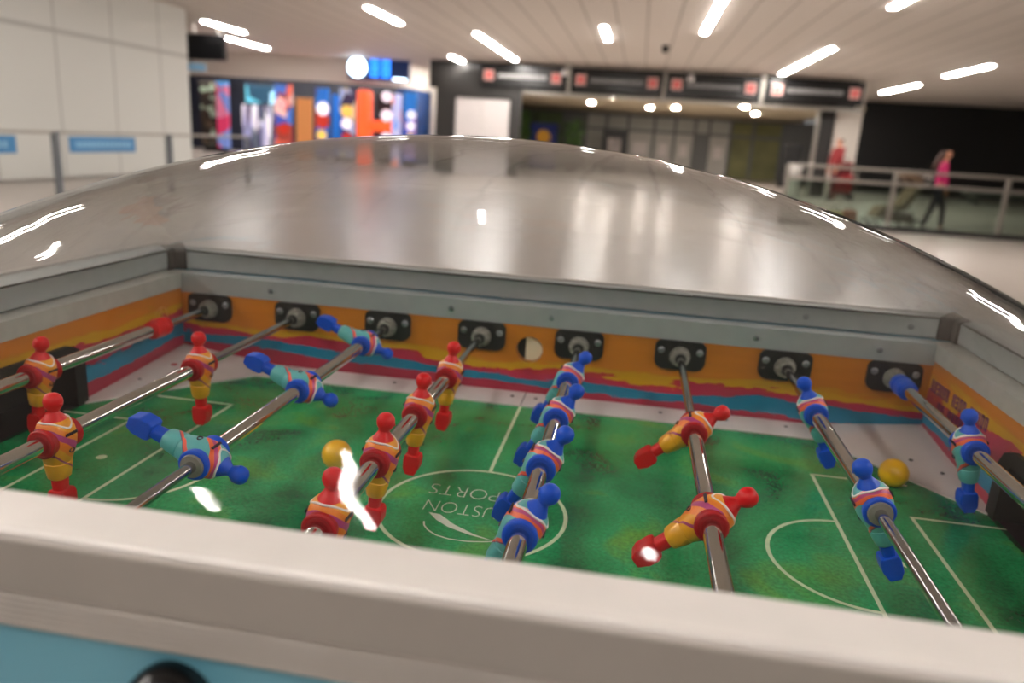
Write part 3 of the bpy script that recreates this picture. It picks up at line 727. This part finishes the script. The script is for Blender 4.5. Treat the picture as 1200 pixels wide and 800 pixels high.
MB().cyl((0, 0, -.05), (0, 0, 0), .10, seg=20).build('mount', M['dark'], parent=e); MB().lathe([(-.18, .01), (-.16, .06), (-.11, .09), (-.05, .095)], 'z', 20).build('bubble', M['black_gloss'], parent=e, smooth=True)

# hung screen on the left
tv = empty('hanging_screen', (-11.9, 19.95, 2.86), 'black screen hung from the ceiling by the end of the white wall', 'screen')
MB().box(-.78, .52, -.06, .06, 0, .68, .02).build('screen', M['black_gloss'], parent=tv)
for q in (-.4, .3): MB().cyl((q, 0, .68), (q, 0, .95), .025, seg=10).build('pole', M['silver'], parent=tv)
one('blue_notice', MB().box(-12.6, -12.0, 19.9, 19.95, 2.56, 2.76), M['lightblue'], 'small light blue notice under the black hung screen', 'sign')
MB().box(-12.5, -12.4, 19.96, 19.98, 2.60, 2.855).build('bracket', M['silver'], parent=bpy.data.objects['blue_notice'])

# rope-height barrier along the left wall with banners
bar_e = empty('queue_barrier', (-8.15, 0, 0), 'grey post and rail barrier in front of the white panel wall', 'barrier')
for y in (-.1, 2.7, 4.2, 6.6, 9.35, 12.1, 14.9):
    MB().box(-.05, .05, y-.035, y+.035, 0, 1.0, .01).build('post', simple('grey_post', (112, 116, 122), .4, .4), parent=bar_e)
MB().box(-.02, .02, -.1, 14.9, .96, 1.0, .008).build('top_rail', M['silver'], parent=bar_e)
for y0, y1, lab in ((9.55, 11.05, 'blue banner hung on the barrier, right of the nearest grey post'), (7.1, 8.55, 'blue banner cut by the left edge, hung on the barrier')):
    b = one('banner', MB().box(-8.10, -8.08, y0, y1, .70, .93), M['banner'], lab, 'banner', 'blue banners on the barrier')
    t = MB(); y = y0+.12
    while y < y1-.15: t.box(-8.085, -8.072, y, y+.07, .77, .86); y += .10
    t.build('banner_print', M['lightblue'], parent=b)

# shop on the left: curved fascia, dark interior, displays
fpts = [(-23.8, 28.0), (-11.8, 28.0), (-10.8, 28.1), (-10.0, 28.5), (-9.3, 29.2), (-8.9, 30.2), (-8.75, 31.5), (-8.75, 36)]
def wall_path(pts, z0, z1, th=.3):
    mb = MB(); n = len(pts)
    def off(i):
        a = Vector(pts[max(0, i-1)]); b = Vector(pts[min(n-1, i+1)]); d = (b-a).normalized(); return Vector((-d.y, d.x))*th
    V = []
    for i, p in enumerate(pts):
        q = Vector(p)+off(i); V.append([mb.bm.verts.new((p[0], p[1], z0)), mb.bm.verts.new((p[0], p[1], z1)), mb.bm.verts.new((q.x, q.y, z1)), mb.bm.verts.new((q.x, q.y, z0))])
    for a, b in zip(V, V[1:]):
        for k in range(4): l = (k+1) % 4; mb.bm.faces.new((a[k], b[k], b[l], a[l]))
    mb.bm.faces.new(V[0]); mb.bm.faces.new(V[-1][::-1]); return mb
struct(wall_path(fpts, 2.93, H, .4).build('wall_shop_fascia', M['fascia']))
struct(wall_path([(-9.25, 29.4), (-8.95, 30.2), (-8.8, 31.5), (-8.8, 36)], 0, 2.93, .3).build('wall_shop_side', M['navy']))
struct(MB().box(-23.8, -9.2, 32.4, 32.6, 0, H).build('wall_shop_back', M['dknavy']))
struct(MB().box(-23.8, -9.2, 28.42, 32.4, 3.50, 3.54).build('ceiling_shop', M['dark']))
for k, x in enumerate((-17.5, -15, -12.8, -10.9)):
    one('shop_light', MB().box(x-.7, x+.7, 29.0, 29.2, 3.45, 3.50), M['lamp'], 'strip light inside the shop, hidden behind the fascia', 'light', 'strip lights in the shop')  # unseen strips added to light the shop interior
def em(name, rgb, es=.5, noise=0, scale=2): return simple(name, rgb, .5, 0, noise, scale, emis=rgb, es=es)
def multi(name, cols, scale=(1.6, 1.6, 1.2), es=.5, seed=0):
    m, nt, b = mat(name)
    tc = N(nt, 'ShaderNodeTexCoord'); mp = N(nt, 'ShaderNodeMapping'); mp.inputs['Scale'].default_value = scale; mp.inputs['Location'].default_value = (seed*1.7, seed*.9, seed*2.3)
    nt.links.new(tc.outputs['Object'], mp.inputs['Vector'])
    vz = N(nt, 'ShaderNodeTexVoronoi'); vz.inputs['Scale'].default_value = 1.5; nt.links.new(mp.outputs[0], vz.inputs['Vector'])
    sp = N(nt, 'ShaderNodeSeparateXYZ'); nt.links.new(vz.outputs['Color'], sp.inputs[0])
    st = [(k/len(cols), c) for k, c in enumerate(cols)]
    col = ramp(nt, sp.outputs['X'], st); nt.links.new(col, b.inputs['Base Color']); nt.links.new(col, b.inputs['Emission Color']); b.inputs['Emission Strength'].default_value = es
    return m
def panel(x0, x1, z0, z1, y, m, lab, cat='display', name='shop_display', parts=()):
    e = empty(name, ((x0+x1)/2, y, 0), lab, cat, 'displays in the shop window'); w2 = (x1-x0)/2
    MB().box(-w2, w2, -.05, .05, z0, z1, .01).build('panel', m, parent=e)
    if z0 > 1: MB().box(-.04, .04, -.02, .02, z1, 3.49).build('hanger', M['dark'], parent=e)
    else: MB().box(-w2*.8, w2*.8, -.04, .1, 0, max(.02, z0)).build('base', M['dark'], parent=e)
    for (px, pz, r, mm) in parts:
        MB().cyl((px, -.05, pz), (px, -.08, pz), r, seg=20).build('printed_shape', mm, parent=e)
    return e
wh = em('white_print', (240, 236, 246), .8); rd = em('red_print', (196, 52, 36), .4); ye = em('yellow_print', (238, 206, 100), .5); pk = em('pink_print', (236, 170, 170), .6); bk = M['black']
panel(-17.7, -16.9, .3, 2.75, 29.2, multi('shelf_goods', [(60, 46, 36), (40, 34, 30), (90, 76, 60), (150, 170, 150)], (2, 2, 3), .1, 1), 'dark shelf rack at the shop left edge', 'shelf', 'shop_shelf')
panel(-16.65, -16.15, .2, 2.75, 28.6, multi('pink_blue', [(196, 52, 92), (110, 130, 190), (200, 110, 140), (90, 150, 210)], (1, 1, 1), .5, 2), 'narrow pink and blue banner panel in the shop window')
panel(-15.5, -14.2, 2.02, 2.72, 28.8, multi('teal_glow', [(90, 170, 190), (220, 240, 250), (40, 70, 90), (170, 220, 236)], (1, 1, 1), 1.2, 3), 'glowing teal and white screen at the top of the shop window', 'screen', 'shop_screen')
panel(-16.0, -14.25, .1, 1.95, 29.4, multi('clothes', [(200, 196, 216), (150, 150, 190), (90, 100, 110), (230, 226, 236), (60, 60, 90), (120, 110, 130)], (3.5, 1, .8), .4, 4), 'rack of pale and lavender shirts inside the shop', 'clothes rack', 'clothes_rack')
panel(-14.15, -13.45, .2, 2.75, 28.5, multi('poster_a', [(200, 90, 70), (60, 80, 170), (236, 190, 180), (150, 60, 50), (70, 110, 190)], (1.5, 1, 1.5), .6, 5), 'tall red and blue poster panel in the shop window', parts=[(-.02, 2.0, .2, pk), (.02, 1.1, .22, rd)])
panel(-13.3, -12.65, 0, 2.3, 28.6, em('tan_wood', (200, 132, 76), .35), 'tan wooden column in the shop window', 'column', 'wooden_column')
panel(-12.45, -11.95, .2, 2.7, 28.5, multi('poster_b', [(40, 80, 190), (190, 60, 40), (30, 110, 200), (50, 60, 150)], (1, 1, 1), .4, 6), 'blue poster panel with a white and red figure beside the tan column', parts=[(0.05, 1.95, .25, wh), (.05, 1.45, .24, rd), (0, .95, .2, ye)])
panel(-11.9, -11.45, .2, 2.5, 28.8, em('bright_blue', (20, 108, 190), .4), 'plain bright blue panel in the shop window')
panel(-11.45, -10.85, .2, 2.75, 28.45, multi('poster_c', [(170, 190, 230), (40, 90, 190), (230, 220, 180), (60, 50, 90)], (1.2, 1, 1.2), .25, 7), 'blue poster panel with white and yellow spots beside the orange letter', parts=[(0, 1.9, .24, ye), (-.02, 1.45, .2, wh), (0, .9, .2, rd)])
hl = empty('giant_letter', (-9.75, 27.6, 0), 'giant glossy orange letter H standing in front of the shop', 'letter')
MB().box(-.62, -.17, -.3, .3, 0, 2.68, .10).build('left_stem', M['orange'], parent=hl, smooth=True)
MB().box(-.22, .80, -.22, .22, 1.22, 1.62, .08).build('crossbar', M['orange'], parent=hl, smooth=True)
MB().box(.72, .95, -.28, .28, 0, 2.6, .06).build('right_stem', multi('pale_stem', [(180, 180, 220), (90, 140, 220), (236, 150, 130)], (1, 1, .6), .6, 8), parent=hl, smooth=True)
hl.children[2]['label'] = 'pale blue and pink right stem'
panel(-10.2, -9.3, .3, 2.7, 29.0, em('ivory_mannequin_backdrop', (24, 22, 30), .05), 'dark backdrop with white shirts seen through the orange letter', parts=[(0, 2.55, .2, wh), (.0, 1.85, .22, wh), (0, 1.0, .2, wh)])
panel(-8.70, -8.25, .25, 2.7, 27.9, multi('poster_d', [(60, 90, 190), (150, 120, 180), (40, 120, 200), (210, 190, 220)], (1, 1, 1), .5, 9), 'blue and violet poster panel right of the orange letter', parts=[(.06, 1.9, .16, wh), (.05, 1.5, .15, wh), (.02, 1.1, .13, ye)])
ls = empty('shop_sign', (-9.7, 27.7, 3.05), 'lit blue and white shop sign on the fascia above the orange letter', 'sign')
MB().box(-1.15, 1.2, 0, .14, 0, .78, .02).build('sign_board', simple('dark_blue_board', (12, 30, 58), .5, emis=(10, 50, 110), es=.25), parent=ls)
MB().cyl((-.78, 0, .42), (-.78, -.08, .42), .34, seg=28).build('round_logo', M['glow_white'], parent=ls)
t = MB()
for x0 in (-.25, .18):
    t.box(x0, x0+.08, -.05, 0, .12, .70); t.box(x0+.20, x0+.28, -.05, 0, .12, .70)
    for z in (.12, .37, .62): t.box(x0, x0+.28, -.05, 0, z, z+.08)
t.build('blue_lettering', M['glow_blue'], parent=ls)
MB().box(.6, 1.1, -.03, 0, .04, .10).build('small_lettering', M['glow_white'], parent=ls)
struct(MB().box(-8.7, -7.0, 31.5, 31.8, 0, H).build('wall_passage', M['wall']))
e = empty('magazine_rack', (-7.55, 30.6, 0), 'dark shelving unit between the navy wall and the white doors', 'shelf')
MB().box(-.5, .5, -.2, .2, 0, 1.6, .01).build('cabinet', M['dark'], parent=e)
for z in (.5, .9, 1.3): MB().box(-.45, .45, -.26, -.2, z, z+.05).build('shelf', M['greyframe'], parent=e)

# glass balustrade on the right
railm = simple('dull_steel_rail', (134, 128, 120), .4, .6)
gb = empty('glass_balustrade', (8, 15.15, 0), 'long glass balustrade with two pale handrails on the right', 'balustrade')
gx0, gx1 = 3.0-8, 17.5-8
MB().box(gx0, gx1, -.04, .04, 1.11, 1.17, .015).build('handrail', railm, parent=gb)
MB().box(gx0, gx1, -.03, .03, .87, .93, .01).build('lower_rail', railm, parent=gb)
MB().box(gx0, gx1, -.06, .06, 0, .10).build('base_channel', M['dark'], parent=gb)
k = 0; x = gx0
while x < gx1+.1:
    MB().box(x-.03, x+.03, -.05, .05, 0, 1.12).build('post', railm, parent=gb)
    if x < gx1-.5: MB().box(x+.05, min(x+1.95, gx1), -.008, .008, .1, .86).build('glass_panel', M['pane'], parent=gb)
    x += 2.0
# low counter strip behind the rail
one('low_bench', MB().box(12.0, 19.0, 29.6, 30.4, 0.3, .45, .02).box(12.3, 12.4, 29.7, 30.3, 0, .3).box(18.6, 18.7, 29.7, 30.3, 0, .3), M['greyframe'], 'low dark bench before the black wall on the right', 'bench')

# ------------------------------------------------------------------ people
def skin_fig(name, verts, edges, radii, m, parent, sub=2):
    me = bpy.data.meshes.new(name); me.from_pydata(verts, edges, []); o = bpy.data.objects.new(name, me); COL.objects.link(o); o.parent = parent
    md = o.modifiers.new('skin', 'SKIN'); md.use_smooth_shade = True
    ly = me.skin_vertices[0] if len(me.skin_vertices) else None
    if ly is None:
        bm = bmesh.new(); bm.from_mesh(me); bm.verts.layers.skin.verify(); bm.to_mesh(me); bm.free(); ly = me.skin_vertices[0]
    for i, r in enumerate(radii):
        ly.data[i].radius = r if isinstance(r, tuple) else (r, r); ly.data[i].use_root = (i == 0)
    s_ = o.modifiers.new('sub', 'SUBSURF'); s_.levels = sub; s_.render_levels = sub
    bpy.context.view_layer.update()
    dg = bpy.context.evaluated_depsgraph_get(); nm = bpy.data.meshes.new_from_object(o.evaluated_get(dg)); o.modifiers.clear(); o.data = nm
    nm.materials.clear(); nm.materials.append(m)
    return o
skin_m = simple('skin', (196, 134, 104), .6, 0, .05, 12)
def person(loc, rz, hgt, top, trs, shoe, hairm, label, long_hair=True, hands_fwd=True, stride=.18):
    e = empty('person', loc, label, 'person', rz=rz); s = hgt/1.70
    V, E_, Rr = [], [], []
    def add(p, r, par=None):
        V.append(tuple(c*s for c in p)); Rr.append(tuple(q*s for q in r) if isinstance(r, tuple) else r*s)
        if par is not None: E_.append((par, len(V)-1))
        return len(V)-1
    # facing +x
    pel = add((0, 0, .95), (.13, .10)); ab = add((.01, 0, 1.12), (.12, .09), pel); ch = add((0, 0, 1.30), (.15, .10), ab); nb = add((0, 0, 1.43), (.07, .06), ch)
    nk = add((.01, 0, 1.50), .05, nb); hd = add((.03, 0, 1.58), (.075, .085), nk); ht = add((.02, 0, 1.66), (.065, .07), hd)
    ns = add((.115, 0, 1.585), .012, hd)
    arms = []
    for q in (-1, 1):
        sh = add((0, q*.17, 1.39), .05, ch)
        el = add((.06, q*.22, 1.13), .038, sh)
        wr = add((.30 if hands_fwd else .10, q*.19, 1.05 if hands_fwd else .90), .026, el)
        pm = add((.37 if hands_fwd else .12, q*.18, 1.05 if hands_fwd else .83), (.034, .018), wr)
        for f in range(4):
            o_ = (f-1.5)*.02
            if hands_fwd: a = add((.43, q*(.18)+o_, 1.06), .009, pm); add((.45, q*.18+o_, 1.03-.004*f), .008, a)
            else: a = add((.12+o_, q*.18, .775), .009, pm); add((.13+o_, q*.175, .745-.004*f), .008, a)
        a = add((.385 if hands_fwd else .155, q*.145, 1.045 if hands_fwd else .80), .010, pm); add((.42 if hands_fwd else .165, q*.14, 1.04 if hands_fwd else .775), .009, a)
        hp = add((0, q*.09, .88), .085, pel); kn = add((q*stride*.6+.03, q*.095, .50), .055, hp); an = add((q*stride-.02, q*.10, .09), .036, kn)
        he = add((q*stride+.02, q*.10, .045), .038, an); add((q*stride+.15, q*.11, .03), .028, he)
    skin_fig('body', V, E_, Rr, skin_m, e)
    # clothes: skinned over the same skeleton, a little wider
    def sub_sk(name, pts, m, es):
        skin_fig(name, [tuple(c*s for c in p) for p, r in pts], es, [tuple(q*s for q in r) if isinstance(r, tuple) else r*s for p, r in pts], m, e)
    hx, hz = (.27, 1.055) if hands_fwd else (.09, .94)
    sub_sk('jacket', [((.01, 0, 1.10), (.15, .12)), ((0, 0, .90), (.155, .125)), ((0, 0, 1.30), (.17, .125)), ((0, 0, 1.44), (.085, .075)), ((0, -.17, 1.39), .066), ((.06, -.22, 1.13), .054), ((hx, -.195, hz), .042), ((0, .17, 1.39), .066), ((.06, .22, 1.13), .054), ((hx, .195, hz), .042)], top,
           [(0, 1), (0, 2), (2, 3), (2, 4), (4, 5), (5, 6), (2, 7), (7, 8), (8, 9)])
    sub_sk('trousers', [((0, 0, .95), (.14, .11)), ((0, -.09, .86), .10), ((-stride*.6+.03, -.095, .50), .068), ((-stride-.02, -.10, .12), .052), ((0, .09, .86), .10), ((stride*.6+.03, .095, .50), .068), ((stride-.02, .10, .12), .052)], trs, [(0, 1), (1, 2), (2, 3), (0, 4), (4, 5), (5, 6)])
    for q in (-1, 1):
        skin_fig('shoe', [tuple(c*s for c in p) for p in ((q*stride-.02, q*.10, .085), (q*stride+.0, q*.10, .05), (q*stride+.17, q*.11, .035))], [(0, 1), (1, 2)], [.048*s, .052*s, .036*s], shoe, e)
    hp_ = [((-.01, 0, 1.66), (.09, .085)), ((-.05, 0, 1.56), (.07, .085))]
    if long_hair: hp_ += [((-.10, 0, 1.42), (.06, .10)), ((-.14, 0, 1.26), (.045, .085))]
    skin_fig('hair', [tuple(c*s for c in p) for p, r in hp_], [(i, i+1) for i in range(len(hp_)-1)], [tuple(q*s for q in r) for p, r in hp_], hairm, e)
    # face marks
    for q in (-1, 1):
        k = MB(); k.cyl((.098*s, q*.032*s, 1.60*s), (.106*s, q*.032*s, 1.60*s), .009*s, seg=10); k.build('eye', M['ink'], parent=e)
    MB().box(.100*s, .108*s, -.022*s, .022*s, 1.535*s, 1.543*s).build('mouth', simple('lips', (160, 70, 66), .5), parent=e)
    return e
pinkj = simple('pink_knit', (176, 12, 88), .7, 0, .1, 20); navyt = simple('dark_trousers', (26, 28, 48), .7); shoem = simple('dark_shoe', (30, 28, 30), .5); hairm = simple('brown_hair', (58, 30, 18), .6, 0, .3, 30)
person((6.02, 15.72, 0), R(-15), 1.62, pinkj, navyt, shoem, hairm, 'person with long brown hair, pink top and dark trousers beside a stroller, facing right', hands_fwd=False)
redj = simple('red_coat', (122, 14, 18), .7, 0, .2, 6); redt = simple('dark_red_trousers', (84, 20, 24), .7)
person((6.30, 25.3, 0), R(200), 1.95, redj, redt, shoem, hairm, 'person in a red coat standing before the cream column', long_hair=False, hands_fwd=False, stride=.08)
# luggage trolley beside the person in red
lt = empty('luggage_trolley', (6.80, 26.3, 0), 'dark luggage trolley loaded with red bags beside the person in red', 'luggage trolley')
MB().box(-.35, .35, -.3, .3, .15, .22, .02).build('platform', M['dark'], parent=lt)
for x, y in ((-.28, -.24), (.28, -.24), (-.28, .24), (.28, .24)): MB().cyl((x, y-.03, .08), (x, y+.03, .08), .08, seg=16).build('wheel', M['black'], parent=lt)
MB().torus([(.33, -.25, .2), (.36, -.25, 1.0), (.36, .25, 1.0), (.33, .25, .2)], .02, 8, closed=False).build('push_handle', M['silver'], parent=lt)
b1 = one('suitcase', MB().box(6.47, 7.07, 26.05, 26.55, .225, .80, .05), simple('red_fabric', (140, 24, 28), .7), 'red suitcase lying on the dark trolley, lower of the two', 'suitcase', 'red bags on the trolley')
MB().box(6.70, 6.85, 26.02, 26.05, .42, .46).build('bag_handle', M['black'], parent=b1)
b2 = one('travel_bag', MB().box(6.52, 7.02, 26.08, 26.52, .805, 1.22, .08), simple('dark_red_fabric', (110, 24, 30), .7), 'dark red travel bag on top of the red suitcase', 'bag', 'red bags on the trolley')
MB().torus([(6.64, 26.3, 1.21), (6.68, 26.3, 1.31), (6.86, 26.3, 1.31), (6.90, 26.3, 1.21)], .012, 6, closed=False).build('bag_handle', M['black'], parent=b2)

# stroller
st = empty('stroller', (5.20, 15.62, 0), 'brown pushchair with a long tan seat left of the person in pink', 'stroller', rz=R(190))
tan = simple('tan_fabric', (128, 104, 80), .8, 0, .2, 8); brown = simple('brown_fabric', (96, 76, 58), .8, 0, .2, 8)
fr = MB(); 
for q in (-.24, .24):
    fr.torus([(-.55, q, 1.05), (-.25, q, .75), (.10, q, .35), (.45, q, .12)], .014, 8, closed=False); fr.torus([(-.40, q, .12), (-.20, q, .50), (-.05, q, .55)], .014, 8, closed=False)
fr.torus([(-.55, -.24, 1.05), (-.57, 0, 1.06), (-.55, .24, 1.05)], .018, 8, closed=False); fr.build('frame', M['silver'], parent=st)
se = MB(); se.poly([(-.32, -.22, .92), (-.10, -.22, .48), (.28, -.22, .44), (.42, -.22, .26), (.36, -.22, .22), (.22, -.22, .36), (-.16, -.22, .40), (-.40, -.22, .86)], (0, .44, 0)); se.build('seat', tan, parent=st)
hd = MB(); hd.loft([(-.36, 0, .80, .02, .24, 3), (-.30, 0, .95, .16, .25, 3), (-.22, 0, 1.05, .20, .25, 3), (-.18, 0, 1.12, .12, .22, 3), (-.18, 0, 1.14, .04, .1, 3)]); hd.build('hood', brown, parent=st, smooth=True)
for x, y, r in ((.45, -.22, .10), (.45, .22, .10), (-.40, -.26, .13), (-.40, .26, .13)):
    MB().torus([(x+r*.8*math.cos(a*math.pi/8), y, r+r*.8*math.sin(a*math.pi/8)) for a in range(16)], r*.2, 8).build('wheel', M['black'], parent=st, smooth=True)
bk_ = MB(); bk_.box(-.34, .1, -.2, .2, .16, .34, .03); bk_.build('basket', brown, parent=st)
by = one('toy_bag', MB().box(-.14, .14, -.12, .12, 0, .28, .06), simple('yellow_fabric', (170, 158, 40), .7), 'small yellow bag on the floor in front of the stroller', 'bag', loc=(4.12, 15.6, 0), smooth=True)
MB().torus([(-.07, 0, .27), (-.04, 0, .36), (.04, 0, .36), (.07, 0, .27)], .01, 6, closed=False).build('strap', M['dark'], parent=by)
bo = one('toy_bag', MB().box(-.13, .13, -.12, .12, 0, .33, .06), simple('orange_brown_fabric', (170, 84, 36), .7), 'small orange bag on the floor beside the yellow bag', 'bag', loc=(4.40, 15.62, 0), smooth=True)
MB().torus([(-.07, 0, .32), (-.04, 0, .41), (.04, 0, .41), (.07, 0, .32)], .01, 6, closed=False).build('strap', M['dark'], parent=bo)

# ------------------------------------------------------------------ world, camera
wd = bpy.data.worlds.new('hall_ambient'); sc.world = wd; wd.use_nodes = True
wd.node_tree.nodes['Background'].inputs[0].default_value = (1, .98, .96, 1); wd.node_tree.nodes['Background'].inputs[1].default_value = .15

cp = [.13714, -.71652, .38208, -.146998, .261047, .063375, 890.52]
yaw, pitch, roll, f = cp[3:]
fw = Vector((math.sin(yaw)*math.cos(pitch), math.cos(yaw)*math.cos(pitch), -math.sin(pitch)))
rt = Vector((math.cos(yaw), -math.sin(yaw), 0)); up = rt.cross(fw)
r2 = rt*math.cos(roll)+up*math.sin(roll); u2 = -rt*math.sin(roll)+up*math.cos(roll)
cam = bpy.data.cameras.new('camera'); co = bpy.data.objects.new('camera', cam); COL.objects.link(co)
mw = Matrix((( r2.x, u2.x, -fw.x, cp[0]), (r2.y, u2.y, -fw.y, cp[1]), (r2.z, u2.z, -fw.z, cp[2]+T), (0, 0, 0, 1)))
co.matrix_world = mw
cam.sensor_width = 36; cam.lens = f*36/1200; cam.clip_start = .02; cam.clip_end = 200
cam.dof.use_dof = True; cam.dof.focus_distance = .66; cam.dof.aperture_fstop = 4.4
sc.camera = co
sc.view_settings.view_transform = 'Standard'; sc.view_settings.look = 'None'; sc.view_settings.gamma = 1
sc.view_settings.exposure = 0.30
sc.cycles.use_denoising = True
sc.cycles.max_bounces = 10; sc.cycles.transparent_max_bounces = 24; sc.cycles.glossy_bounces = 5; sc.cycles.diffuse_bounces = 4
sc.cycles.sample_clamp_indirect = 8; sc.cycles.sample_clamp_direct = 0
